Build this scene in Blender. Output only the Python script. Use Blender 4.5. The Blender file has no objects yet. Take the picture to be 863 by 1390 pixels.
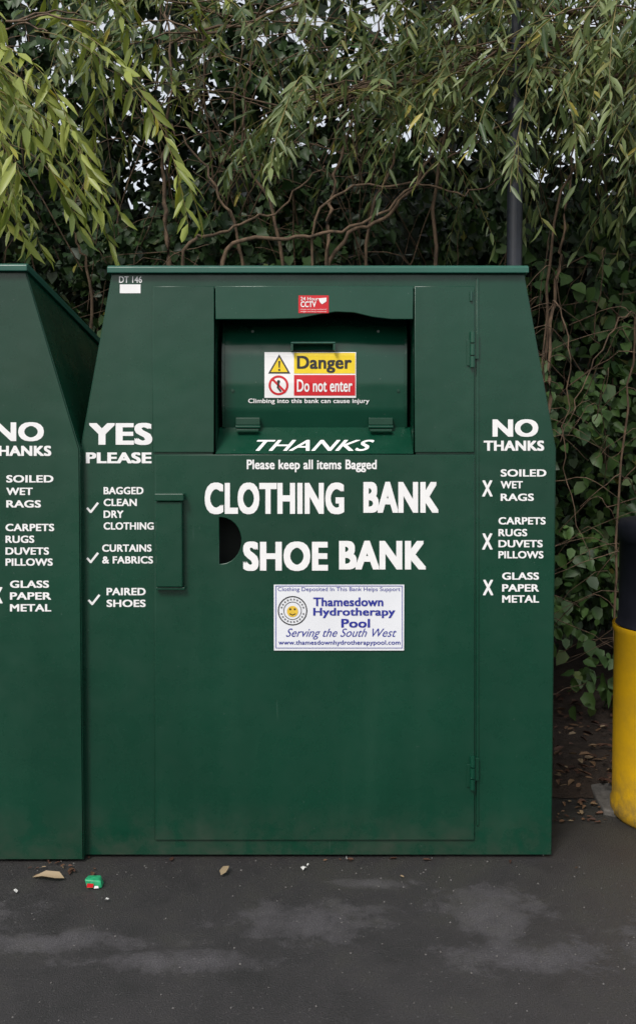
import bpy, math, random
import numpy as np
from mathutils import Vector, Matrix, noise as mn
random.seed(7); rng=np.random.default_rng(11)
sc=bpy.context.scene
col=sc.collection
# ------------------------------------------------------------ camera
CAM=Vector((0,-3.1,1.41)); F=1262.0; PITCH=math.atan(50/F)
cd=bpy.data.cameras.new("camera"); co=bpy.data.objects.new("camera",cd); col.objects.link(co)
co.location=CAM; co.rotation_euler=(math.pi/2-PITCH,0,0)
cd.sensor_fit='VERTICAL'; cd.sensor_height=36; cd.lens=F/1390*36; cd.shift_y=-45/1390; cd.clip_end=2000
sc.camera=co
cp,sp=math.cos(PITCH),math.sin(PITCH)
# measuring helpers: photo measurement -> point on a real plane
def ray(px,py):
    dx=(px-431.5)/F; dz=-(py-650)/F
    return Vector((dx,cp+dz*sp,-sp+dz*cp))
def P(px,py,y=0.0):
    d=ray(px,py); t=(y-CAM.y)/d.y
    return CAM+d*t
def G(px,py,z=0.0):
    d=ray(px,py); t=(z-CAM.z)/d.z
    return CAM+d*t
# ------------------------------------------------------------ world / light
w=bpy.data.worlds.new("World"); sc.world=w; w.use_nodes=True
nt=w.node_tree; bg=nt.nodes["Background"]
sky=nt.nodes.new("ShaderNodeTexSky"); sky.sky_type='NISHITA'; sky.sun_disc=False
sdir=Vector((-0.45,-0.85,1.0)).normalized()
sky.sun_elevation=math.asin(sdir.z); sky.sun_rotation=math.atan2(sdir.x,sdir.y)
sky.air_density=1.0; sky.dust_density=3.5; sky.ozone_density=1.0
mxs=nt.nodes.new("ShaderNodeMix"); mxs.data_type='RGBA'; mxs.inputs[0].default_value=.6
mxs.inputs[7].default_value=(7.0,7.0,7.0,1)     # even cloud cover over the clear-sky model
nt.links.new(sky.outputs[0],mxs.inputs[6]); nt.links.new(mxs.outputs[2],bg.inputs[0]); bg.inputs[1].default_value=0.15
sl=bpy.data.lights.new("sun",'SUN'); so=bpy.data.objects.new("sun",sl); col.objects.link(so)
sl.energy=2.3; sl.angle=math.radians(16); sl.color=(1,0.97,0.92)
so.rotation_euler=sdir.to_track_quat('Z','Y').to_euler(); so.location=(-3,-5,8)
sc.view_settings.view_transform='Standard'; sc.view_settings.look='None'; sc.view_settings.exposure=0
# ------------------------------------------------------------ material helpers
class NM:
    def __init__(s,name):
        s.m=bpy.data.materials.new(name); s.m.use_nodes=True; s.t=s.m.node_tree
        s.b=s.t.nodes["Principled BSDF"]; s.out=s.t.nodes["Material Output"]
        s.co=None
    def n(s,typ,**k):
        nd=s.t.nodes.new(typ)
        for a,v in k.items(): setattr(nd,a,v)
        return nd
    def l(s,a,b): s.t.links.new(a,b)
    def coord(s):
        if s.co is None: s.co=s.n("ShaderNodeTexCoord").outputs["Object"]
        return s.co
    def noise(s,scale,detail=4,rough=.55,stretch=None,dist=0):
        v=s.coord()
        if stretch:
            mp=s.n("ShaderNodeMapping"); mp.inputs["Scale"].default_value=stretch; s.l(v,mp.inputs[0]); v=mp.outputs[0]
        nd=s.n("ShaderNodeTexNoise"); nd.inputs["Scale"].default_value=scale; nd.inputs["Detail"].default_value=detail
        nd.inputs["Roughness"].default_value=rough; nd.inputs["Distortion"].default_value=dist
        s.l(v,nd.inputs["Vector"]); return nd.outputs[0]
    def ramp(s,f,stops):
        r=s.n("ShaderNodeValToRGB"); e=r.color_ramp.elements
        while len(e)<len(stops): e.new(0.5)
        for i,(p,c) in enumerate(stops):
            e[i].position=p
            e[i].color=(c,c,c,1) if isinstance(c,(int,float)) else (*c,1)
        s.l(f,r.inputs[0]); return r.outputs[0]
    def mix(s,f,a,b,mode='MIX'):
        m=s.n("ShaderNodeMix",data_type='RGBA',blend_type=mode)
        for i,v in ((0,f),(6,a),(7,b)):
            if isinstance(v,(int,float)): m.inputs[i].default_value=v
            elif isinstance(v,tuple): m.inputs[i].default_value=(*v,1)
            else: s.l(v,m.inputs[i])
        return m.outputs[2]
    def math(s,op,a,b=0.0,clamp=False):
        m=s.n("ShaderNodeMath",operation=op,use_clamp=clamp)
        for i,v in ((0,a),(1,b)):
            if isinstance(v,(int,float)): m.inputs[i].default_value=v
            else: s.l(v,m.inputs[i])
        return m.outputs[0]
    def set(s,k,v):
        i=s.b.inputs[k]
        if isinstance(v,tuple): i.default_value=(*v,1)
        elif isinstance(v,(int,float)): i.default_value=v
        else: s.l(v,i)
    def bump(s,h,strength,dist=.01,prev=None):
        b=s.n("ShaderNodeBump"); b.inputs["Strength"].default_value=strength; b.inputs["Distance"].default_value=dist
        s.l(h,b.inputs["Height"])
        if prev: s.l(prev,b.inputs["Normal"])
        s.l(b.outputs[0],s.b.inputs["Normal"]); return b.outputs[0]
def plain(name,c,rough=.5,metal=0,var=.15,nscale=30):
    m=NM(name); n=m.noise(nscale,2)
    d=tuple(x*(1-var) for x in c); e=tuple(min(1,x*(1+var)) for x in c)
    m.set("Base Color",m.ramp(n,[(.3,d),(.7,e)])); m.set("Roughness",rough); m.set("Metallic",metal)
    return m.m
def green_paint(name,base,rough=.34):
    m=NM(name)
    sep=m.n("ShaderNodeSeparateXYZ"); m.l(m.coord(),sep.inputs[0]); z=sep.outputs[2]
    big=m.noise(1.3,3)
    c=m.mix(m.ramp(big,[(.3,0),(.72,1)]),tuple(x*.82 for x in base),tuple(x*1.2 for x in base))
    st=m.noise(9,3,stretch=(1,1,.09))
    c=m.mix(m.math('MULTIPLY',m.ramp(st,[(.5,0),(.8,1)]),.2),c,(base[0]+.018,base[1]+.032,base[2]+.024))
    gn=m.noise(7,5,.7)
    g=m.math('MULTIPLY',m.ramp(z,[(0,1),(.2,0)]),m.ramp(gn,[(.38,0),(.68,1)]))
    c=m.mix(m.math('MULTIPLY',g,.6),c,(.055,.058,.045))
    sk=m.ramp(m.noise(110,1,.5),[(.77,0),(.79,1)])
    c=m.mix(m.math('MULTIPLY',sk,.35),c,(.14,.18,.16))
    scr=m.ramp(m.noise(26,2,.6,stretch=(1.6,1,.12),dist=.4),[(.76,0),(.79,1)])
    c=m.mix(m.math('MULTIPLY',scr,.2),c,(.08,.14,.11))
    m.set("Base Color",c)
    m.set("Roughness",m.ramp(gn,[(.3,rough-.06),(.75,rough+.14)]))
    m.bump(m.noise(2.4,3),.4,.02)
    return m.m
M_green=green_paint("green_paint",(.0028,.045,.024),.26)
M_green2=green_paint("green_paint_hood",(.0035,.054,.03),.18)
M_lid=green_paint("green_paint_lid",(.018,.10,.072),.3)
M_white=plain("white_vinyl",(.88,.88,.88),.45,var=.03)
M_black=plain("black_ink",(.015,.015,.015),.5)
M_red=plain("red_vinyl",(.62,.012,.02),.4,var=.06)
M_yel=plain("yellow_vinyl",(.85,.62,.01),.4,var=.05)
M_blue=plain("blue_ink",(.02,.03,.3),.5,var=.05)
M_sign=plain("sign_board",(.8,.82,.86),.35,var=.03,nscale=8)
M_steel=plain("hinge_steel",(.02,.07,.05),.35,.3)
M_dark=plain("interior_dark",(.006,.012,.009),.7)  # near-black colour stands in for shade inside openings; skids and handle lip share it
# ------------------------------------------------------------ mesh helpers
def newobj(name,me,mat=None,parent=None):
    o=bpy.data.objects.new(name,me); col.objects.link(o)
    if mat is not None:
        for m in (mat if isinstance(mat,(list,tuple)) else [mat]): me.materials.append(m)
    if parent is not None:
        o.parent=parent; o.matrix_parent_inverse=Matrix.Translation(-parent.location)
    return o
def empty(name,loc):
    e=bpy.data.objects.new(name,None); col.objects.link(e); e.location=loc; e.empty_display_size=.1; return e
def pydata(name,v,f,mat,parent=None,smooth=False):
    me=bpy.data.meshes.new(name); me.from_pydata([tuple(x) for x in v],[],f); me.update()
    o=newobj(name,me,mat,parent)
    if smooth:
        me.polygons.foreach_set('use_smooth',[True]*len(me.polygons))
    return o
def bevel(o,wd,seg=2):
    b=o.modifiers.new("b",'BEVEL'); b.width=wd; b.segments=seg; b.limit_method='ANGLE'; b.angle_limit=math.radians(25); return o
def box(name,a,b,mat,parent=None,bv=0.002):
    x0,y0,z0=a; x1,y1,z1=b
    v=[(x0,y0,z0),(x1,y0,z0),(x1,y1,z0),(x0,y1,z0),(x0,y0,z1),(x1,y0,z1),(x1,y1,z1),(x0,y1,z1)]
    f=[(0,3,2,1),(4,5,6,7),(0,1,5,4),(1,2,6,5),(2,3,7,6),(3,0,4,7)]
    o=pydata(name,v,f,mat,parent)
    if bv: bevel(o,bv)
    return o
def sheet(name,loops,y,thick,bv,mat,parent):
    """flat steel sheet with holes standing in the XZ plane; loops are lists of (x,z)"""
    cu=bpy.data.curves.new(name,'CURVE'); cu.dimensions='2D'; cu.fill_mode='BOTH'
    for lp in loops:
        s=cu.splines.new('POLY'); s.points.add(len(lp)-1)
        for i,(x,z) in enumerate(lp): s.points[i].co=(x,z,0,1)
        s.use_cyclic_u=True
    cu.extrude=max(thick/2-bv,0.0001); cu.bevel_depth=bv; cu.bevel_resolution=1; cu.offset=-bv
    to=bpy.data.objects.new("t",cu); col.objects.link(to)
    dg=bpy.context.evaluated_depsgraph_get(); dg.update()
    me=bpy.data.meshes.new_from_object(to.evaluated_get(dg)); bpy.data.objects.remove(to)
    me.materials.clear()
    for v in me.vertices:
        x,z,d=v.co; v.co=(x,y+thick/2-d,z)
    me.update(); me.name=name
    return newobj(name,me,mat,parent)
def px2(loop,y=0.0):
    r=[]
    for a,b in loop:
        p=P(a,b,y); r.append((p.x,p.z))
    return r
def rect(x0,y0,x1,y1,y=0.): return px2([(x0,y0),(x1,y0),(x1,y1),(x0,y1)],y)
def text(body,x0,y0,x1,y1,mat,parent,depth=0.0,bold=.022,shear=0.,dmap=None,name=None,sp_=1.0):
    """lettering cut as flat vinyl; heavier weights are built from slightly shifted cut-outs layered 0.03 mm apart"""
    cu=bpy.data.curves.new("t",'FONT'); cu.body=body; cu.size=1; cu.resolution_u=4; cu.shear=shear; cu.space_character=sp_+bold*1.3
    to=bpy.data.objects.new("t",cu); col.objects.link(to)
    dg=bpy.context.evaluated_depsgraph_get(); dg.update()
    me=bpy.data.meshes.new_from_object(to.evaluated_get(dg)); bpy.data.objects.remove(to)
    n=len(me.vertices); a=np.zeros(n*3); me.vertices.foreach_get('co',a); a=a.reshape(-1,3)
    polys=[tuple(p.vertices) for p in me.polygons]; bpy.data.meshes.remove(me)
    offs=[(0,0)] if bold<.01 else [(i*bold,j*bold*.6) for i in (-1,0,1) for j in (-1,0,1)]
    pts=[];fs=[];ly=[]
    for k,(ox,oy) in enumerate(offs):
        fs+= [tuple(q+len(pts) for q in pf) for pf in polys]
        for i in range(n): pts.append((a[i,0]+ox,a[i,1]+oy)); ly.append(k)
    A=np.array(pts); mi=A.min(0); ma=A.max(0); v=[]
    for (px_,py_),k in zip(pts,ly):
        X=x0+(x1-x0)*(px_-mi[0])/(ma[0]-mi[0]); Y=y1+(y0-y1)*(py_-mi[1])/(ma[1]-mi[1])
        d=dmap(Y) if dmap else 0
        v.append(P(X,Y,depth+d-k*.00003))
    return pydata(name or ("lettering_"+body.lower().replace(" ","_")),v,fs,mat,parent)
def panel(name,x0,y0,x1,y1,mat,parent,depth=0.,dmap=None,n=1):
    v=[];f=[]
    for i in range(n+1):
        Y=y0+(y1-y0)*i/n; d=depth+(dmap(Y) if dmap else 0)
        v+= [P(x0,Y,d),P(x1,Y,d)]
        if i: f.append((2*i-2,2*i-1,2*i+1,2*i))
    return pydata(name,v,f,mat,parent)
def poly(name,pts,mat,parent,depth=0.,dmap=None):
    v=[P(a,b,depth+(dmap(b) if dmap else 0)) for a,b in pts]
    return pydata(name,v,[tuple(range(len(v)))],mat,parent)
def ring(name,cx,cy,r0,r1,mat,parent,depth,dmap=None,n=28):
    v=[];f=[]
    for i in range(n):
        a=2*math.pi*i/n
        for r in (r0,r1):
            X=cx+r*math.cos(a);Y=cy+r*math.sin(a); v.append(P(X,Y,depth+(dmap(Y) if dmap else 0)))
        j=(i+1)%n; f.append((2*i,2*i+1,2*j+1,2*j))
    return pydata(name,v,f,mat,parent)
def stroke(name,pts,wd,mat,parent,depth=0.,dmap=None):
    v=[];f=[]
    for i in range(len(pts)-1):
        a=Vector(pts[i]);b=Vector(pts[i+1]); t=(b-a).normalized(); nn=Vector((-t.y,t.x))*wd/2
        a=a-t*wd*.25; b=b+t*wd*.25
        k=len(v)
        for q in (a+nn,b+nn,b-nn,a-nn): v.append(P(q.x,q.y,depth-0.0002*i+(dmap(q.y) if dmap else 0)))
        f.append((k,k+1,k+2,k+3))
    return pydata(name,v,f,mat,parent)
def cyl(name,c0,c1,r,mat,parent=None,n=16,r2=None):
    c0=Vector(c0);c1=Vector(c1);ax=(c1-c0).normalized(); q=ax.to_track_quat('Z','Y'); r2=r if r2 is None else r2
    v=[];f=[]
    for c,rr in ((c0,r),(c1,r2)):
        for i in range(n):
            a=2*math.pi*i/n; v.append(c+q@Vector((rr*math.cos(a),rr*math.sin(a),0)))
    for i in range(n): f.append((i,(i+1)%n,n+(i+1)%n,n+i))
    f.append(tuple(range(n))[::-1]); f.append(tuple(range(n,2*n)))
    return pydata(name,v,f,mat,parent)
# ------------------------------------------------------------ clothing bank
ZT=1.963; ZM=1.385; DEP=1.15; ZB=1.74
def shell(parent,cx,hw,tw,y0):
    zt0=.012
    def xs(z): return hw-(z-ZM)/(ZT-ZM)*(hw-tw)
    fr=[(cx-hw,zt0),(cx+hw,zt0),(cx+hw,ZM),(cx+tw,ZT),(cx-tw,ZT),(cx-hw,ZM)]
    xb=xs(ZB)
    bk=[(cx-hw,zt0),(cx+hw,zt0),(cx+hw,ZM),(cx+xb,ZB),(cx-xb,ZB),(cx-hw,ZM)]
    v=[(x,y0+.004,z) for x,z in fr]+[(x,y0+DEP,z) for x,z in bk]
    f=[(i,(i+1)%6,6+(i+1)%6,6+i) for i in range(6)]+[(11,10,9,8,7,6)]
    o=pydata("body",v,f,M_green,parent)
    s=o.modifiers.new("s",'SOLIDIFY'); s.thickness=.004; s.offset=-1
    bevel(o,.004)
    L=tw+.012
    v=[]
    for y,z in ((y0-.022,ZT+.002),(y0-.022,ZT+.022),(y0-.008,ZT+.029),(y0+DEP+.02,ZB+.03),(y0+DEP+.02,ZB+.004),(y0-.0,ZT+.004)):
        lx=L+ (xb-tw if y>y0+.5 else 0)
        v+=[(cx-lx,y,z),(cx+lx,y,z)]
    f=[(2*i,2*i+1,(2*i+3)%12,(2*i+2)%12) for i in range(6)]+[tuple(range(0,12,2)),tuple(range(1,12,2))[::-1]]
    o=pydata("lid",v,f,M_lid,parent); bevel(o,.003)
    for sx in (-.55,.55):
        box("skid",(cx+sx-.05,y0+.02,0.0),(cx+sx+.05,y0+DEP-.02,.0105),M_dark,parent,0)
    for sx in (-1,1):
        bx=cx+sx*(tw+.012)
        cu=[(bx,y0+.62+.05*math.cos(t),1.845+.05*math.sin(t)) for t in np.linspace(0,math.pi,9)]
        for i in range(8): cyl("lifting_lug",cu[i],cu[i+1],.008,M_steel,parent,8)
    return fr
B=empty("clothing_bank",(0,.55,0))
HW=.789; TW=.680
fr=shell(B,0,HW,TW,0)
D=[(298,702)]+[(300+28*math.sin(t),733.5-31.5*math.cos(t)) for t in np.linspace(0.05,math.pi-.05,14)]+[(298,765)]
sheet("front_frame",[fr,rect(289,392,564,620),px2([(a-1 if a<299 else a+2,733+(b-733)*1.06) for a,b in D])],0,.004,.0008,M_green,B)
sheet("lower_door",[rect(211,617,643,1139),px2(D)],-.008,.0055,.002,M_green,B)
sheet("upper_door",[px2([(208,389),(291,389),(291,614),(208,614)])],-.008,.0055,.002,M_green,B)
sheet("upper_door_right",[px2([(562,389),(643,389),(643,614),(562,614)])],-.008,.0055,.002,M_green,B)
hood=[(293,389),(560,389),(560,434),(530,434),(505,431),(480,425),(455,424),(430,428),(405,433),(360,434),(293,434)]
sheet("chute_hood",[px2(hood)],-.013,.009,.002,M_green2,B)
sheet("hinge_post",[rect(646,378,649,1120)],-.005,.004,.001,M_green,B)
def drum(Y):
    pts=[(425,.2),(436,.165),(445,.128),(453,.105),(464,.088),(482,.075),(520,.068),(556,.074),(580,.092),(590,.1)]
    return float(np.interp(Y,[p[0] for p in pts],[p[1] for p in pts]))
def shelf(Y): return float(np.interp(Y,[580,615],[.093,-.004]))
v=[];f=[]
N=40; xl=P(301,500,.07).x; xr=P(552,500,.07).x
for i in range(N+1):
    Y=432+(582-432)*i/N; p=P(431,Y,drum(Y)); v+=[(xl,p.y,p.z),(xr,p.y,p.z)]
    if i: f.append((2*i-2,2*i-1,2*i+1,2*i))
dr=pydata("chute_drum",v,f,M_green2,B,True)
x0=P(293,600,0).x; x1=P(560.5,600,0).x; zt=P(431,392,0).z; zb=P(431,615,0).z
zs=P(431,580,.093).z
pydata("chute_cheek",[(x0,-.006,zb),(x0,.3,zb),(x0,.3,zt),(x0,-.006,zt)],[(0,1,2,3)],M_green,B)
pydata("chute_cheek_right",[(x1,-.006,zb),(x1,.3,zb),(x1,.3,zt),(x1,-.006,zt)],[(3,2,1,0)],M_green,B)
pydata("chute_shelf",[(x0,-.008,zb-.002),(x1,-.008,zb-.002),(x1-.002,.093,zs),(x0+.002,.093,zs),(x0+.002,.3,zs),(x1-.002,.3,zs)],[(0,1,2,3),(3,2,5,4)],M_green,B)
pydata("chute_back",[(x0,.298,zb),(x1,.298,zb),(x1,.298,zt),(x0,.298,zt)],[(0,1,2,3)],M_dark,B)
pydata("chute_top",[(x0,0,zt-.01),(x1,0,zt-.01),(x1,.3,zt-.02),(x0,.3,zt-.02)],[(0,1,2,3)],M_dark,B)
for X in (302,549):
    vv=[];ff=[]
    for i in range(21):
        Y=438+(580-438)*i/20; a=P(X,Y,drum(Y)-.006); b=P(X+3,Y,drum(Y)-.006)
        vv+=[a,b]
        if i: ff.append((2*i-2,2*i-1,2*i+1,2*i))
    o=pydata("drum_rim",vv,ff,M_green,B); s=o.modifiers.new("s",'SOLIDIFY'); s.thickness=.006; s.offset=1
p0=P(395,465,.07);p1=P(455,475,.07)
box("drum_handle",(p0.x,.045,p0.z-.006),(p1.x,.09,p0.z),M_lid,B)
for X in (p0.x,p1.x-.008): box("drum_handle_end",(X,.0455,p1.z-.004),(X+.008,.09,p0.z-.0065),M_green2,B,.001)
box("drum_handle_lip",(p0.x+.01,.07,p1.z-.006),(p1.x-.01,.09,p1.z),M_dark,B,.001)
for X in (320,500):
    a=P(X,567,.07); b=P(X+33,577,.07)
    box("drum_hinge",(a.x,.066,b.z),(b.x,.08,a.z),M_green,B,.002)
    cyl("drum_hinge_pin",(a.x,.072,b.z-.006),(b.x,.072,b.z-.006),.007,M_green2,B,12)
    box("drum_hinge_leaf",(a.x+.004,.05,b.z-.022),(b.x-.004,.066,b.z-.014),M_green,B,.001)
for X,Y in ((343,450),(513,450),(316,530),(540,530)):
    p=P(X,Y,drum(Y)); cyl("rivet",(p.x,p.y-.004,p.z),(p.x,p.y+.01,p.z),.005,M_green,B,10)
a=P(214,680,0);b=P(250,795,0)
box("lock_cover",(a.x,-.036,b.z),(b.x,-.0085,a.z),M_green,B,.004)
a2=P(213,669,0);b2=P(252,679,0)
box("lock_cover_cap",(a2.x,-.046,b2.z),(b2.x,-.0085,a2.z),M_green,B,.003)
box("lock_cover_foot",(a2.x,-.03,b.z-.010),(b2.x,-.0085,b.z-.001),M_green,B,.002)
for (ya,yb) in ((450,500),(1024,1070)):
    a=P(640,ya,0);b=P(640,yb,0); L=(a.z-b.z)
    for k in range(3):
        z1=a.z-L*k/3-.002; z0=a.z-L*(k+1)/3+.002
        cyl("hinge_knuckle",(a.x,-.017,z0),(a.x,-.017,z1),.0085,M_green2,B,12)
    box("hinge_leaf",(a.x-.018,-.0125,b.z+.008),(a.x-.004,-.0088,a.z-.03),M_green,B,.001)
    box("hinge_leaf_b",(a.x+.004,-.0125,b.z+.03),(a.x+.022,-.0088,a.z-.008),M_green,B,.001)
zc=P(0,401,0).z
cyl("hinge_bolt",(P(641,0).x,-.012,zc-.02),(P(641,0).x,-.012,zc+.01),.005,M_steel,B,8)
box("slot_shade",(P(285,0,0).x,.12,P(0,800,0).z),(P(345,0,0).x,.13,P(0,690,0).z),M_dark,B,0)  # near-black plate behind the slot stands in for the shade inside
# ------------------------- lettering
dF=-.0012; dD=-.0095
def tx(lst,mat,par,depth,bold=.03):
    for t,a,b,c,d in lst: text(t,a,b,c,d,mat,par,depth,bold)
tx([("YES",121,574,207,604),("PLEASE",117,614,206,629)],M_white,B,dF,.044)
tx([("BAGGED",141,661,195,671),("CLEAN",141,677,186,687),("DRY",141,693,168,703),("CLOTHING",141,709,209,719),
    ("CURTAINS",139,739,206,749),("& FABRICS",139,755,208,765),("PAIRED",145,798,198,808),("SHOES",145,814,198,824)],M_white,B,dF,.032)
for x,y in ((119,682),(119,750),(121,807)):
    stroke("tick",[(x,y+8),(x+4.5,y+13),(x+14,y+1)],3,M_white,B,dF)
tx([("NO",668,569,730,593),("THANKS",656,598,738,612)],M_white,B,dF,.044)
tx([("SOILED",679,637,741,647),("WET",679,653,709,663),("RAGS",679,670,724,680),("CARPETS",676,702,740,712),("RUGS",676,718,715,728),
    ("DUVETS",676,733,736,743),("PILLOWS",676,748,737,758),("GLASS",681,777,731,787),("PAPER",681,793,731,803),("METAL",681,808,731,818)],M_white,B,dF,.032)
tx([("X",654,652,668,674),("X",654,724,668,746),("X",655,787,669,808)],M_white,B,dF,.03)
text("Please keep all items Bagged",335,624,511,641,M_white,B,dD,.028)
tx([("CLOTHING",278,655,467,698),("BANK",493,654,595,696),("SHOE",330,735,445,775),("BANK",460,734,578,773)],M_white,B,dD,.05)
text("THANKS",347,597,508,612,M_white,B,-.002,.012,.45,shelf)
text("Climbing into this bank can cause injury",337,541,501,549,M_white,B,-.003,.016,0,drum)
text("DT 146",162,375,193,384,M_white,B,dF,.015)
panel("label",163,386,191,398,M_white,B,dF)
S=-.0145
panel("cctv_sticker",405,401,446,425,M_red,B,S)
text("24 Hour",408,403,432,408,M_white,B,S-.001,.01); text("CCTV",408,409,429,417,M_white,B,S-.001,.03)
for yy in (419,422): text("images are being monitored",408,yy,443,yy+2,M_white,B,S-.001,.0)
poly("camera_icon",[(432,405),(443,404),(443,409),(437,413),(434,410)],M_white,B,S-.001)
dd=-.003
panel("danger_sign",359,478,483,540,M_white,B,dd,drum,12)
panel("danger_yellow",399,479,482,507,M_yel,B,dd-.001,drum,8)
panel("danger_red",399,509,482,537,M_red,B,dd-.001,drum,8)
text("Danger",403,483,477,506,M_black,B,dd-.002,.03,0,drum)
text("Do not enter",403,515,478,532,M_white,B,dd-.002,.022,0,drum)
poly("triangle_edge",[(379,481),(364,507),(394,507)],M_black,B,dd-.001,drum)
poly("triangle_fill",[(379,485),(367.5,505),(390.5,505)],M_yel,B,dd-.002,drum)
poly("bang",[(377.7,490),(380.3,490),(379.8,499),(378.2,499)],M_black,B,dd-.003,drum)
ring("bang_dot",379,502,.01,1.5,M_black,B,dd-.003,drum,10)
ring("prohibition",378,523,10.5,13.5,M_red,B,dd-.001,drum)
stroke("prohibition_bar",[(369,514),(387,532)],3,M_red,B,dd-.0016,drum)
ring("prohibition_man",378,518,.01,2.2,M_black,B,dd-.001,drum,12)
stroke("prohibition_man_body",[(378,520),(377,526),(381,531)],2.4,M_black,B,dd-.0012,drum)
a=P(372,882,0);b=P(548,793,0)
box("charity_sign",(a.x,-.013,a.z),(b.x,-.0088,b.z),M_sign,B,.0008)
s=-.0141
for q in ((374,795,546,795.9),(374,879.2,546,880),(374,795.9,374.9,879.2),(545.2,795.9,546,879.2)): panel("sign_border",*q,M_blue,B,s)
text("Clothing Deposited In This Bank Helps Support",377,797,543,804,M_blue,B,s,.0)
text("Thamesdown",425,811,520,823,M_blue,B,s,.03); text("Hydrotherapy",425,825,536,839,M_blue,B,s,.03); text("Pool",463,840,502,852,M_blue,B,s,.03)
text("Serving the South West",388,853,538,868,M_blue,B,s,.0,.4)
text("www.thamesdownhydrotherapypool.com",378,869,543,877,M_blue,B,s,.014)
ring("logo",397,829,18.5,20,M_black,B,s); ring("logo_in",397,829,11.5,12.3,M_black,B,s)
for k in range(22):
    t=2*math.pi*k/22
    if k%11 in (0,): continue
    ring("logo_letters",397+15.4*math.cos(t),829+15.4*math.sin(t),.6,1.3,M_black,B,s-.0002,None,6)
M_gold=plain("logo_gold",(.75,.5,.05),.5)
ring("logo_face",397,830,.01,7.5,M_gold,B,s); 
for x,y in ((394,827),(400,827)): ring("logo_eye",x,y,.01,1.4,M_black,B,s-.0005,None,8)
stroke("logo_smile",[(393,833),(397,835),(401,833)],1.2,M_black,B,s-.0005)
# ------------------------------------------------------------ neighbouring bank
Y1=-.035
xr_=P(107,625,Y1).x; xt_=P(35,370,Y1).x
hw2=.86; cx2=xr_-hw2; tw2=xt_-cx2
B2=empty("clothing_bank.001",(cx2,.5,0))
fr2=shell(B2,cx2,hw2,tw2,Y1)
sheet("front_frame",[fr2],Y1,.004,.0008,M_green,B2)
sheet("door",[[(cx2-.52,.1),(cx2+.5,.1),(cx2+.5,1.9),(cx2-.52,1.9)]],Y1-.007,.0045,.0015,M_green,B2)
e=Y1-.0012
tx([("NO",-8,573,60,599),("THANKS",-16,605,70,619)],M_white,B2,e,.044)
tx([("SOILED",9,645,73,655),("WET",9,662,45,672),("RAGS",9,679,56,689),("CARPETS",8,711,74,721),("RUGS",8,727,47,737),("DUVETS",8,743,67,753),
    ("PILLOWS",8,758,72,768),("GLASS",14,788,67,798),("PAPER",14,804,70,814),("METAL",14,820,70,830)],M_white,B2,e,.032)
tx([("X",-14,660,0,682),("X",-14,732,0,754),("X",-11,797,4,819)],M_white,B2,e,.03)
# ------------------------------------------------------------ pole
M_pole=plain("pole_paint",(.022,.026,.036),.4,.0,.2,12)
yp=1.33
pl=P(698,300,yp).x
PO=empty("metal_pole",(pl,yp,0))
cyl("shaft",(pl,yp,0),(pl,yp,P(0,150,yp).z),.036,M_pole,PO,24)
cyl("taper",(pl,yp,P(0,150,yp).z),(pl,yp,P(0,135,yp).z),.036,M_pole,PO,24,.022)
cyl("upper_shaft",(pl,yp,P(0,135,yp).z),(pl,yp,5.2),.022,M_pole,PO,20)
cyl("base_plate",(pl,yp,0.0),(pl,yp,.02),.09,M_pole,PO,20)
# ------------------------------------------------------------ litter bin
m=NM("bin_yellow"); c=m.mix(m.ramp(m.noise(6,5,.7),[(.45,0),(.75,.6)]),(.62,.36,.008),(.36,.22,.025))
sepb=m.n("ShaderNodeSeparateXYZ"); m.l(m.coord(),sepb.inputs[0])
gr=m.math('MULTIPLY',m.ramp(sepb.outputs[2],[(0,1),(.25,0)]),m.ramp(m.noise(11,5,.7),[(.4,0),(.6,.8)]))
c=m.mix(gr,c,(.09,.075,.05))
m.set("Base Color",c); m.set("Roughness",.4); M_by=m.m
M_bk=plain("bin_black",(.010,.010,.016),.35,0,.2,9)
M_bl=plain("bin_label",(.5,.5,.34),.4,0,.1,25)
gb=G(860,1134); R=.235
bcy=gb.y+R*.75
bcx=P(829,1000,bcy).x+R*1.04
BN=empty("litter_bin",(bcx,bcy,0))
def lathe(name,prof,mat,par,n=48,a0=0,a1=2*math.pi):
    v=[];f=[]; full=abs(a1-a0-2*math.pi)<1e-6; m_=n if full else n+1
    for r,z in prof:
        for i in range(m_):
            t=a0+(a1-a0)*i/n; v.append((bcx+r*math.cos(t),bcy+r*math.sin(t),z))
    for k in range(len(prof)-1):
        for i in range(n):
            j=(i+1)%m_; f.append((k*m_+i,k*m_+j,(k+1)*m_+j,(k+1)*m_+i))
    return pydata(name,v,f,mat,par,True)
zy=P(835,848,bcy).z; ztop=P(835,703,bcy).z
lathe("drum",[(R-.012,0.0),(R,.012),(R,.05),(R-.006,.06),(R-.006,zy-.03),(R,zy-.02),(R,zy)],M_by,BN)
Q=R-.018
lathe("hood",[(R-.01,zy),(R-.012,zy+.006),(Q,zy+.008),(Q,zy+.035),(Q-.004,zy+.045),(Q-.004,ztop-.09),(Q+.003,ztop-.085),(Q+.003,ztop-.03),(Q-.006,ztop-.008),(Q-.05,ztop),(.13,ztop+.002),(.125,ztop-.02),(.11,ztop-.15),(0.001,ztop-.15)],M_bk,BN)
lathe("label",[(R-.003,.36),(R-.003,.68)],M_bl,BN,16,math.radians(213),math.radians(275))
lathe("aperture",[(Q+.003,ztop-.22),(Q+.003,ztop-.11)],M_dark,BN,16,math.radians(240),math.radians(300))
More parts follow.
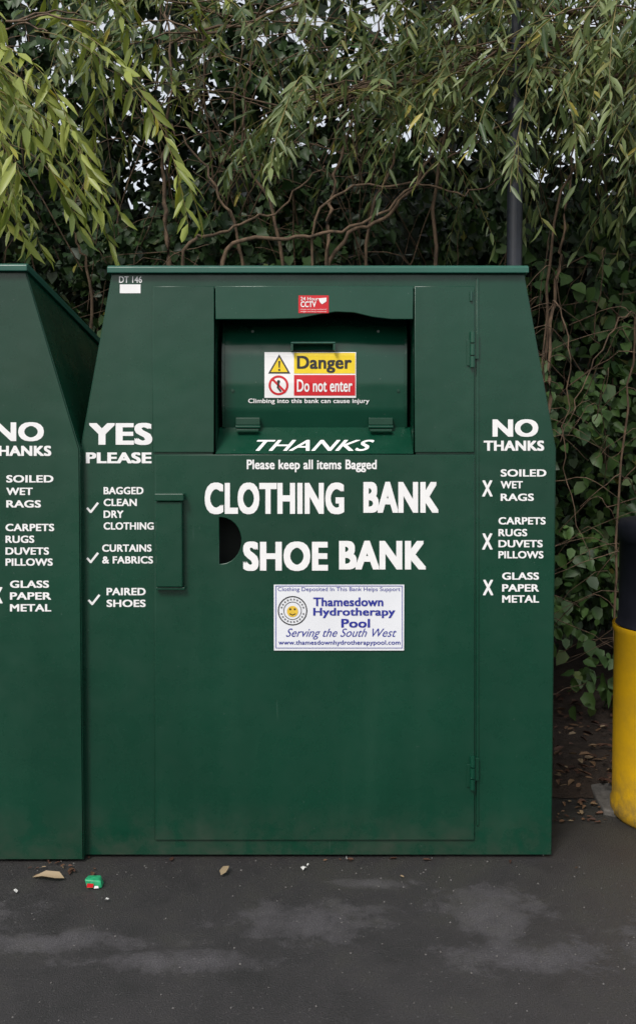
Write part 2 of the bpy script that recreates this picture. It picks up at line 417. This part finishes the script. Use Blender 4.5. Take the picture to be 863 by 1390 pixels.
# ------------------------------------------------------------ ground
m=NM("wet_asphalt")
sepn=m.n("ShaderNodeSeparateXYZ"); m.l(m.coord(),sepn.inputs[0])
blobs=[(420,1250,.26,.13),(500,1200,.16,.04),(668,1235,.17,.17),(700,1300,.26,.09),(60,1278,.38,.07),(240,1305,.3,.06),(-200,1260,.5,.3),(1000,1290,.35,.25)]
acc=None
for bx,by,rx,ry in blobs:
    g=G(bx,by)
    ux=m.math('DIVIDE',m.math('SUBTRACT',sepn.outputs[0],g.x),rx); uy=m.math('DIVIDE',m.math('SUBTRACT',sepn.outputs[1],g.y),ry)
    d2=m.math('ADD',m.math('MULTIPLY',ux,ux),m.math('MULTIPLY',uy,uy))
    s_=m.math('SUBTRACT',1.0,m.math('POWER',d2,.5))
    acc=s_ if acc is None else m.math('MAXIMUM',acc,s_)
acc=m.math('MAXIMUM',acc,-.9)
far=m.ramp(m.math('MULTIPLY',sepn.outputs[1],-.1),[(.14,0),(.3,1)])
acc=m.math('ADD',acc,m.math('MULTIPLY',far,.9))
wetn=m.math('MULTIPLY',m.math('SUBTRACT',m.noise(7.5,7,.75,dist=.3),.5),3.4)
dry=m.ramp(m.math('ADD',acc,wetn),[(-.0,0),(.3,.5),(.9,1)])
grit=m.ramp(m.noise(200,3,.8),[(.3,0),(.7,1)])
wetc=m.mix(grit,(.015,.0135,.014),(.055,.050,.053)); dryc=m.mix(grit,(.042,.039,.043),(.125,.118,.127))
c=m.mix(dry,wetc,dryc)
mid=m.noise(3.1,7,.75)
c=m.mix(1.0,c,m.ramp(mid,[(.32,.6),(.68,1.4)]),'MULTIPLY')
moss=m.ramp(m.math('ADD',mid,m.math('MULTIPLY',sepn.outputs[1],.12)),[(.44,0),(.62,1)])
c=m.mix(m.math('MULTIPLY',moss,.45),c,(.026,.028,.014))
spk=m.ramp(m.noise(120,1,.4),[(.70,0),(.76,1)])
c=m.mix(m.math('MULTIPLY',spk,.5),c,(.2,.2,.19))
m.set("Base Color",c)
m.set("Roughness",m.mix(dry,m.ramp(mid,[(.3,.38),(.7,.7)]),(.85,.85,.85)))
m.bump(grit,.8,.004)
S_=500
pydata("ground",[(-S_,-S_,0),(S_,-S_,0),(S_,S_,0),(-S_,S_,0)],[(0,1,2,3)],m.m)
m=NM("soil"); m.set("Base Color",m.ramp(m.noise(30,5,.75),[(.3,(.018,.011,.007)),(.7,(.06,.038,.025))])); m.set("Roughness",.95); m.bump(m.noise(40,4,.8),.9,.03)
ve=G(800,1085).y
v=[];f=[];nx,ny=120,16
for j in range(ny+1):
    for i in range(nx+1):
        x=-3.5+8*i/nx
        t=min(1,max(0,(x-.72)/.12)); yb=1.26*(1-t)+ve*t
        yb+=.05*mn.noise(Vector((x*6,0,3)))+.03*mn.noise(Vector((x*20,0,3)))
        y=yb+(4.5-yb)*(j/ny)**1.6
        z=.004 if j==0 else .012+.05*(j/ny)+.03*mn.noise(Vector((x*3,y*3,0)))+.02*min(1,j/4)
        v.append((x,y,z))
for j in range(ny):
    for i in range(nx):
        a=j*(nx+1)+i; f.append((a,a+1,a+nx+2,a+nx+1))
pydata("soil_verge",v,f,m.m,None,True)
m=NM("kerb_concrete"); m.set("Base Color",m.ramp(m.noise(25,5,.75),[(.3,(.05,.047,.043)),(.7,(.15,.14,.13))])); m.set("Roughness",.9); m.bump(m.noise(90,3),.5,.004)
q=[G(788,1052),G(816,1046),G(850,1112),G(818,1106)]
vs=[(a.x,a.y,z) for z in (-.03,.022) for a in (q[3],q[2],q[1],q[0])]
o=pydata("kerb_stone",vs,[(0,3,2,1),(4,5,6,7),(0,1,5,4),(1,2,6,5),(2,3,7,6),(3,0,4,7)],m.m); bevel(o,.008,3)
# ------------------------------------------------------------ foliage tools
def leafmesh(name,tmpl,tris,pos,dirs,nrm,length,width,tone,hue,mat,parent=None):
    pos=np.asarray(pos,float);dirs=np.asarray(dirs,float);nrm=np.asarray(nrm,float)
    n=len(pos)
    dirs/= (np.linalg.norm(dirs,axis=1,keepdims=True)+1e-9)
    side=np.cross(dirs,nrm); side/= (np.linalg.norm(side,axis=1,keepdims=True)+1e-9)
    nn=np.cross(side,dirs)
    T=np.asarray(tmpl,float); k=len(T); tr=np.asarray(tris,int)
    L=np.asarray(length)[:,None,None]; W=np.asarray(width)[:,None,None]
    curl=rng.uniform(.2,2.2,n)[:,None,None]
    V=pos[:,None,:]+side[:,None,:]*T[None,:,0:1]*W+dirs[:,None,:]*T[None,:,1:2]*L+nn[:,None,:]*T[None,:,2:3]*L*curl
    V=V.reshape(-1,3)
    Fc=(tr[None,:,:]+(np.arange(n)*k)[:,None,None]).reshape(-1)
    me=bpy.data.meshes.new(name); me.vertices.add(len(V)); me.vertices.foreach_set('co',V.ravel().astype(np.float32))
    nf=n*len(tr); me.loops.add(nf*3); me.loops.foreach_set('vertex_index',Fc.astype(np.int32))
    me.polygons.add(nf); me.polygons.foreach_set('loop_start',(np.arange(nf)*3).astype(np.int32))
    me.update(calc_edges=True)
    for nm,arr in (("tone",tone),("hue",hue)):
        at=me.attributes.new(nm,'FLOAT','POINT'); at.data.foreach_set('value',np.repeat(np.asarray(arr,np.float32),k))
    return newobj(name,me,mat,parent)
W_T=[(0,0,0),(0,.35,-.03),(0,.7,-.03),(0,1,-.1),(-.5,.3,.03),(-.38,.68,.0),(.5,.3,.03),(.38,.68,.0)]
W_F=[(0,1,4),(0,6,1),(1,2,5),(1,5,4),(1,6,7),(1,7,2),(2,3,5),(2,7,3)]
half=[(0,0,0),(.42,-.1,.03),(.52,.3,.05),(.34,.6,.03),(0,1,-.08)]
I_T=half+[(-x,y,z) for x,y,z in half[-2:0:-1]]+[(0,.32,-.06)]
I_F=[(i,(i+1)%8,8) for i in range(8)]
half=[(0,0,0),(.46,.22,.05),(.4,.62,.04),(0,1,-.1)]
O_T=half+[(-x,y,z) for x,y,z in half[-2:0:-1]]+[(0,.4,-.05)]
O_F=[(i,(i+1)%6,6) for i in range(6)]
def leafmat(name,dark,light,yellow,rough=.42,trans=.3,spec=.5):
    m=NM(name)
    a=m.n("ShaderNodeAttribute",attribute_name="tone").outputs["Fac"]; h=m.n("ShaderNodeAttribute",attribute_name="hue").outputs["Fac"]
    c=m.ramp(a,[(0,dark),(1,light)])
    c=m.mix(m.ramp(h,[(.8,0),(1,1)]),c,yellow)
    m.set("Base Color",c); m.set("Roughness",rough); m.b.inputs["Specular IOR Level"].default_value=spec
    if trans:
        tb=m.n("ShaderNodeBsdfTranslucent"); tc=m.mix(.5,c,(light[0]*1.3,light[1]*1.3,light[2]*.4)); m.l(tc,tb.inputs[0])
        mx=m.n("ShaderNodeMixShader"); mx.inputs[0].default_value=trans
        m.l(m.b.outputs[0],mx.inputs[1]); m.l(tb.outputs[0],mx.inputs[2]); m.l(mx.outputs[0],m.out.inputs[0])
    return m.m
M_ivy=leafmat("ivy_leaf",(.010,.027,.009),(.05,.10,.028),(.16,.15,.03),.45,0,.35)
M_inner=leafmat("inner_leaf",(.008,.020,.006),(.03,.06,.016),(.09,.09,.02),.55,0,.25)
M_bram=leafmat("bramble_leaf",(.016,.045,.011),(.07,.135,.034),(.2,.17,.03),.5,.12,.4)
M_wl=leafmat("willow_leaf",(.09,.14,.025),(.32,.37,.075),(.55,.45,.05),.42,.3)
M_wr=leafmat("willow_leaf_grey",(.045,.085,.027),(.2,.25,.09),(.42,.36,.07),.42,.25)
m=NM("bark"); m.set("Base Color",m.ramp(m.noise(40,3,.7,stretch=(1,1,.3)),[(.3,(.05,.033,.022)),(.7,(.2,.13,.08))])); m.set("Roughness",.85); M_bark=m.m
M_twig=plain("twig_bark",(.2,.16,.05),.6,0,.3,8)
class Tubes:
    def __init__(s): s.v=[];s.f=[]
    def add(s,pts,r0,r1,n=5):
        k=len(s.v); m_=len(pts)
        for i,p in enumerate(pts):
            p=Vector(p); t=(Vector(pts[min(i+1,m_-1)])-Vector(pts[max(i-1,0)])).normalized(); q=t.to_track_quat('Z','Y')
            r=r0+(r1-r0)*i/(m_-1)
            for j in range(n):
                a=2*math.pi*j/n; s.v.append(p+q@Vector((r*math.cos(a),r*math.sin(a),0)))
        for i in range(m_-1):
            for j in range(n):
                s.f.append((k+i*n+j,k+i*n+(j+1)%n,k+(i+1)*n+(j+1)%n,k+(i+1)*n+j))
    def make(s,name,mat,par): return pydata(name,s.v,s.f,mat,par,True)
def smoothpath(pts,n=8,jit=0.0):
    pts=[Vector(p) for p in pts]; out=[]
    for i in range(len(pts)-1):
        p0=pts[max(i-1,0)];p1=pts[i];p2=pts[i+1];p3=pts[min(i+2,len(pts)-1)]
        for k in range(n):
            t=k/n
            q=.5*((2*p1)+(p2-p0)*t+(2*p0-5*p1+4*p2-p3)*t*t+(3*p1-p0-3*p2+p3)*t**3)
            out.append(q+Vector((random.gauss(0,jit),random.gauss(0,jit),random.gauss(0,jit))))
    out.append(pts[-1]); return out
# ------------------------------------------------------------ hedge
H=empty("ivy_hedge",(0,2.2,0))
def yfront(x,z):
    return 1.95+.62*mn.noise(Vector((x*1.0,z*1.1,2)))+.34*mn.noise(Vector((x*2.6,z*2.6,7)))-.12*max(0,z-2.2)
def clumps(n,xr,zr,thick,nl,rad,dens=None,seedtone=0.):
    P_,D_,N_,T_,H_=[],[],[],[],[]
    for _ in range(n):
        x=random.uniform(*xr); z=random.uniform(*zr)
        if dens and random.random()>dens(x,z): continue
        y=max(1.3,yfront(x,z))+thick*random.random()**1.3
        c=np.array([x,y,z]); r=rad*random.uniform(.5,1.6); k=int(nl*random.uniform(.5,1.5))
        u=rng.normal(size=(k,3)); u/=np.linalg.norm(u,axis=1,keepdims=True); u[:,1]=-abs(u[:,1])*.9+.1
        p=c+u*r*rng.uniform(.5,1.1,(k,1))*np.array([1,.7,.9])
        nn=u*.5+np.array([0,-.5,.6])+rng.normal(0,.55,(k,3))
        d=np.array([0,-.25,-.7])+rng.normal(0,.6,(k,3))
        P_.append(p);N_.append(nn);D_.append(d)
        T_.append(np.clip(random.gauss(.42,.3)+seedtone+rng.normal(0,.18,k),0,1)); H_.append(rng.uniform(0,.86,k)+ (rng.random(k)<.015)*.3)
    return [np.concatenate(q) for q in (P_,D_,N_,T_,H_)]
def densI(x,z):
    d=1.0
    if z>3.2: d=max(.3,1-(z-3.2)*.7)
    d*= .3+1.5*max(0,.42+mn.noise(Vector((x*1.6,z*1.6,11))))
    if z>2.0 and x>-.2: d*=.75
    return d
p,d,n_,t,h=clumps(1550,(-2.7,3.2),(.3,4.4),.7,32,.14,densI)
L=rng.uniform(.03,.07,len(p)); leafmesh("ivy_leaves",I_T,I_F,p,d,n_,L,L*rng.uniform(.8,1.05,len(p)),t,h,M_ivy,H)
def densB(x,z): return 1.0 if z<3.7 else max(.45,1-(z-3.7)*.55)
yf_old=yfront
def yfront(x,z): return 2.45+.4*mn.noise(Vector((x*1.5,z*1.5,4)))
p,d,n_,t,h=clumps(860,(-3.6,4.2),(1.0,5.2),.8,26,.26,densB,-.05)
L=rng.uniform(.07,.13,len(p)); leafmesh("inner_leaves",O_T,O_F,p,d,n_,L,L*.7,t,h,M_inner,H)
yfront=yf_old
v=[];f=[];nx,nz=70,34
for j in range(nz+1):
    for i in range(nx+1):
        x=-6+13*i/nx; z=4.6*j/nz
        top=3.45+.7*mn.noise(Vector((x*1.3,0,5)))+.5*mn.noise(Vector((x*4,0,9)))
        zz=min(z,top); v.append((x,3.45+.25*mn.noise(Vector((x*2,z*2,1)))+.12*z,zz))
for j in range(nz):
    for i in range(nx):
        a=j*(nx+1)+i; f.append((a,a+1,a+nx+2,a+nx+1))
M_shade=plain("shade_backing",(.010,.016,.007),.95,0,.6,14)  # dark backing sheet; its colour stands in for shade deep in the hedge
pydata("shade_backing",v,f,M_shade,H)
TB=Tubes()
explicit=[([(250,358),(300,315),(372,285),(440,225)],1.3,.011),([(440,362),(455,250),(480,150),(520,20)],1.4,.013),
 ([(300,356),(400,325),(500,300),(600,215),(700,160)],1.3,.012),([(448,358),(530,290),(585,215),(640,120),(650,20)],1.4,.012),
 ([(430,300),(545,250),(640,262),(690,230)],1.35,.008),([(742,560),(752,400),(768,280),(780,160)],1.38,.012),([(752,300),(800,200),(860,150)],1.4,.009),
 ([(330,350),(290,250),(240,180),(180,160)],1.4,.009),([(228,355),(222,240),(232,120),(228,0)],1.5,.015),([(600,180),(700,40),(760,-40)],1.35,.011),
 ([(860,430),(800,500),(760,600)],1.3,.006),([(120,380),(100,300),(130,200)],1.4,.009),([(500,330),(560,130),(545,0)],1.5,.011),([(380,330),(330,200),(345,60)],1.5,.012),
 ([(745,420),(770,470),(765,640),(800,760)],1.3,.005)]
for pts,y,r in explicit:
    q=[P(a,b,y+random.uniform(-.06,.06)) for a,b in pts]
    root=[Vector((q[0].x*1.02,y+.35,.05)),Vector((q[0].x,y+.2,max(.3,q[0].z*.6)))]
    TB.add(smoothpath(root+q,8,.008),r*1.2,r*.3,6)
for i in range(240):
    x=random.uniform(-2.0,2.6); z=random.uniform(1.4,3.6); y=max(1.35,yfront(x,z)-random.uniform(-.1,.25))
    a=random.uniform(-1.2,1.2); Lh=random.uniform(.4,1.3)
    p0=Vector((x,y+.3,z-.2)); p1=Vector((x+math.sin(a)*Lh*.5,y-.02,z+math.cos(a)*Lh*.5)); p2=Vector((x+math.sin(a*1.3)*Lh,y-.05,z+math.cos(a*1.4)*Lh*.85))
    TB.add(smoothpath([p0,p1,p2],6,.006),random.uniform(.002,.007),.0012,4)
for i in range(100):
    x=random.uniform(.8,2.2); z=random.uniform(0.05,2.3); y=1.35+random.uniform(-.1,.2)
    a=random.uniform(-2.2,2.2); Lh=random.uniform(.3,.9)
    p0=Vector((x,y+.2,z-.1)); p1=Vector((x+math.sin(a)*Lh*.5,y-.08,z+math.cos(a)*Lh*.4)); p2=Vector((x+math.sin(a)*Lh,y-.05,max(.03,z+math.cos(a)*Lh*.4-.15)))
    TB.add(smoothpath([p0,p1,p2],6,.004),random.uniform(.0015,.004),.001,4)
TB.make("stems",M_bark,H)
BR=empty("bramble_bush",(1.6,1.6,0))
yf0=yfront
def yfront(x,z): return 1.45+.36*mn.noise(Vector((x*1.7,z*1.7,21)))+.06*z
def densR(x,z):
    d=.5+1.2*mn.noise(Vector((x*2.2,z*2.2,31)))
    if z<.35: d*=.4
    if z>1.7: d*=.4
    return max(.05,d)
p,d,n_,t,h=clumps(560,(.85,2.8),(.15,2.6),.5,18,.14,densR,.1)
L=rng.uniform(.035,.095,len(p)); leafmesh("bramble_leaves",O_T,O_F,p,d,n_,L,L*.78,t,h,M_bram,BR)
yfront=yf0
# ------------------------------------------------------------ willows
def willow(name,base,limbs,ntw,lr,mat,regionz,sway,tone0,leafL,sub=(1,3),wr=(.15,.22)):
    E=empty(name,base); tb=Tubes(); tw=Tubes(); PP,DD,NN=[],[],[]; tones=[]
    for pts,r in limbs: tb.add(smoothpath(pts,9,.012),r,r*.3,8)
    allp=[]
    for pts,r in limbs[1:]:
        sp_=smoothpath(pts,12); allp+= [q for q in sp_[len(sp_)//3:]]
    for _ in range(ntw):
        s=random.choice(allp)+Vector((random.gauss(0,.03),random.gauss(0,.03),0))
        a=random.uniform(0,2*math.pi); dv=Vector((math.cos(a)+sway,math.sin(a)*.7-.15,random.uniform(-.3,.35))).normalized()
        Ls=random.uniform(.15,.6); e=s+dv*Ls
        tb.add(smoothpath([s,s+dv*Ls*.5+Vector((0,0,.03)),e],4,.004),.005,.003,4)
        for k in range(random.randint(*sub)):
            pos=s.lerp(e,random.uniform(.4,1)); d=(dv+Vector((random.gauss(0,.4)+sway*.6,random.gauss(0,.4),random.gauss(0,.2)))).normalized()
            Lt=random.uniform(*lr); st=.03; path=[pos.copy()]; tn=np.clip(random.gauss(tone0,.25),0,1)
            m_=int(Lt/st)
            for i in range(m_):
                d=(d+Vector((random.gauss(0,.035)+sway*.012,random.gauss(0,.035),-.06))).normalized(); pos=pos+d*st; path.append(pos.copy())
                if i>2 and pos.z<regionz+random.uniform(0,.25): break
                if i>1 and random.random()<.85:
                    az=random.uniform(0,2*math.pi); o=Vector((math.cos(az),math.sin(az),0))
                    ld=d*.8+o*.8+Vector((0,0,-.4)); PP.append(tuple(pos)); DD.append(tuple(ld))
                    NN.append((random.gauss(0,.6),-.5+random.gauss(0,.5),.7+random.gauss(0,.3))); tones.append(min(1,max(0,tn+random.gauss(0,.2))))
            if len(path)>3: tw.add(path[::2],.0028,.0009,3)
    tb.make("limbs",M_bark,E); tw.make("twigs",M_twig,E)
    k=len(PP); L=rng.uniform(leafL*.5,leafL*1.15,k)
    leafmesh("leaves",W_T,W_F,PP,DD,NN,L,L*rng.uniform(*wr,k),tones,rng.uniform(0,.88,k)+(rng.random(k)<.05)*.2,mat,E)
    return k
k1_=willow("willow_tree",(-2.6,1.6,0),[
 ([(-2.7,1.6,0),(-2.65,1.55,1.2),(-2.5,1.4,2.4),(-2.2,1.2,3.4)],.11),
 ([(-2.5,1.4,2.5),(-2.1,.9,2.95),(-1.7,.6,3.1),(-1.2,.5,3.0)],.020),
 ([(-2.5,1.4,2.3),(-2.2,.6,2.65),(-1.85,.35,2.8),(-1.4,.3,2.72)],.016),
 ([(-2.2,1.2,3.3),(-1.7,1.0,3.6),(-1.2,.9,3.6),(-.9,.9,3.5)],.025),
 ],58,(.5,1.15),M_wl,1.98,.4,.6,.12,(1,2),(.17,.25))
k2_=willow("willow_tree.001",(2.9,1.9,0),[
 ([(3.0,2.0,0),(2.9,1.9,1.3),(2.7,1.7,2.6),(2.4,1.5,3.6)],.12),
 ([(2.7,1.7,2.7),(2.2,1.2,3.2),(1.6,1.0,3.45),(.95,.9,3.4)],.035),
 ([(2.75,1.7,2.4),(2.3,1.0,2.8),(1.9,.7,3.0),(1.3,.6,3.1)],.03),
 ([(2.5,1.5,3.4),(1.8,1.2,3.8),(.9,1.1,3.9),(.3,1.1,3.7)],.035),
 ([(2.7,1.6,2.9),(2.0,1.4,3.1),(1.5,1.3,3.1),(.8,1.25,3.1)],.022),
 ([(2.5,1.5,3.3),(1.6,1.35,3.3),(.7,1.3,3.15),(-.1,1.3,2.95)],.018),
 ([(2.5,1.5,3.3),(1.2,1.5,3.5),(.2,1.4,3.55),(-.7,1.4,3.3)],.018),
 ],225,(.35,.95),M_wr,2.15,-.2,.5,.1)
print("WILLOW",k1_,k2_)
# ------------------------------------------------------------ fallen leaves, litter
pos=[];dr=[];nr=[]
def drop(n,fn):
    for _ in range(n):
        x,y,z=fn(); a=random.uniform(0,6.28)
        pos.append((x,y,z)); dr.append((math.cos(a),math.sin(a),random.uniform(-.1,.25))); nr.append((random.gauss(0,.25),random.gauss(0,.25),1))
def verge():
    x=random.uniform(.82,2.4); y=random.uniform(ve,2.0); return x,y,.03+random.random()*.05
drop(1100,verge)
drop(9,lambda:(random.uniform(-.8,.8),-abs(random.gauss(0,.02))-.012,.006))
drop(3,lambda:(random.uniform(-1.4,1.4),random.uniform(-.35,-.05),.006))
drop(14,lambda:(*G(random.gauss(75,28),random.gauss(1180,4)).xy,.008))
drop(45,lambda:(random.uniform(.8,1.12),random.uniform(ve-.25,ve),.008))
k=len(pos); L=rng.uniform(.014,.04,k); L[:1100]*=1.5
m=NM("dead_leaf"); a=m.n("ShaderNodeAttribute",attribute_name="tone").outputs["Fac"]
m.set("Base Color",m.ramp(a,[(0,(.04,.016,.01)),(.5,(.10,.045,.025)),(.85,(.17,.1,.05)),(1,(.3,.23,.14))])); m.set("Roughness",.7)
leafmesh("fallen_leaves",O_T,O_F,pos,dr,nr,L,L*.4,rng.random(k),rng.random(k),m.m)
leafmesh("fallen_leaf",O_T,O_F,[tuple(G(88,1192,.01)),tuple(G(300,1188,.01))],[(-1,.12,.1),(.3,.8,.2)],[(0,-.2,1),(0,-.3,1)],[.11,.06],[.035,.025],[1,1],[.1,.1],m.m)
g=G(129,1203,0); CP=empty("crushed_packet",(g.x,g.y,0))
o=box("carton",(g.x-.022,g.y-.02,.0),(g.x+.022,g.y+.018,.024),plain("packet_green",(.02,.3,.13),.35,var=.3,nscale=90),CP,.004)
for v in o.data.vertices: v.co+=Vector((random.gauss(0,.005),random.gauss(0,.004),abs(random.gauss(0,.004))))
pydata("carton_label",[(g.x-.019,g.y-.0275,.009),(g.x+.001,g.y-.0275,.009),(g.x+.003,g.y-.027,.021),(g.x-.017,g.y-.027,.022)],[(0,1,2,3)],M_red,CP)
pydata("carton_print",[(g.x+.004,g.y-.0275,.006),(g.x+.019,g.y-.0275,.007),(g.x+.017,g.y-.027,.014),(g.x+.006,g.y-.027,.014)],[(0,1,2,3)],M_white,CP)
PS=empty("paper_scraps",tuple(G(412,1182)))
M_scrap=plain("paper",(.5,.5,.48),.8,0,.2,60)
for a,b,r in ((412,1182,.009),(418,1178,.004),(145,1225,.007),(22,1213,.006),(735,1163,.008),(470,1168,.004)):
    q=G(a,b); vs=[(q.x+r*random.uniform(.6,1.3)*math.cos(t),q.y+r*random.uniform(.6,1.3)*math.sin(t),.004+random.random()*.01) for t in np.linspace(0,5.4,7)]
    vs.append((q.x,q.y,.016)); pydata("scrap",vs,[(i,(i+1)%7,7) for i in range(7)],M_scrap,PS)
tv=[];tf=[]
for _ in range(320):
    x=random.uniform(-1.5,1.6); y=random.uniform(-.9,.0); r=random.uniform(.0012,.004); kk=len(tv)
    for (a,b,c) in ((1,0,0),(0,1,0),(-1,0,0),(0,-1,0),(0,0,1)): tv.append((x+a*r*random.uniform(.7,1.2),y+b*r,c*r+.001))
    tf+= [(kk,kk+1,kk+4),(kk+1,kk+2,kk+4),(kk+2,kk+3,kk+4),(kk+3,kk,kk+4)]
pydata("grit",tv,tf,plain("grit_stone",(.12,.115,.11),.9,0,.4,50))
print("done",len(bpy.data.objects))
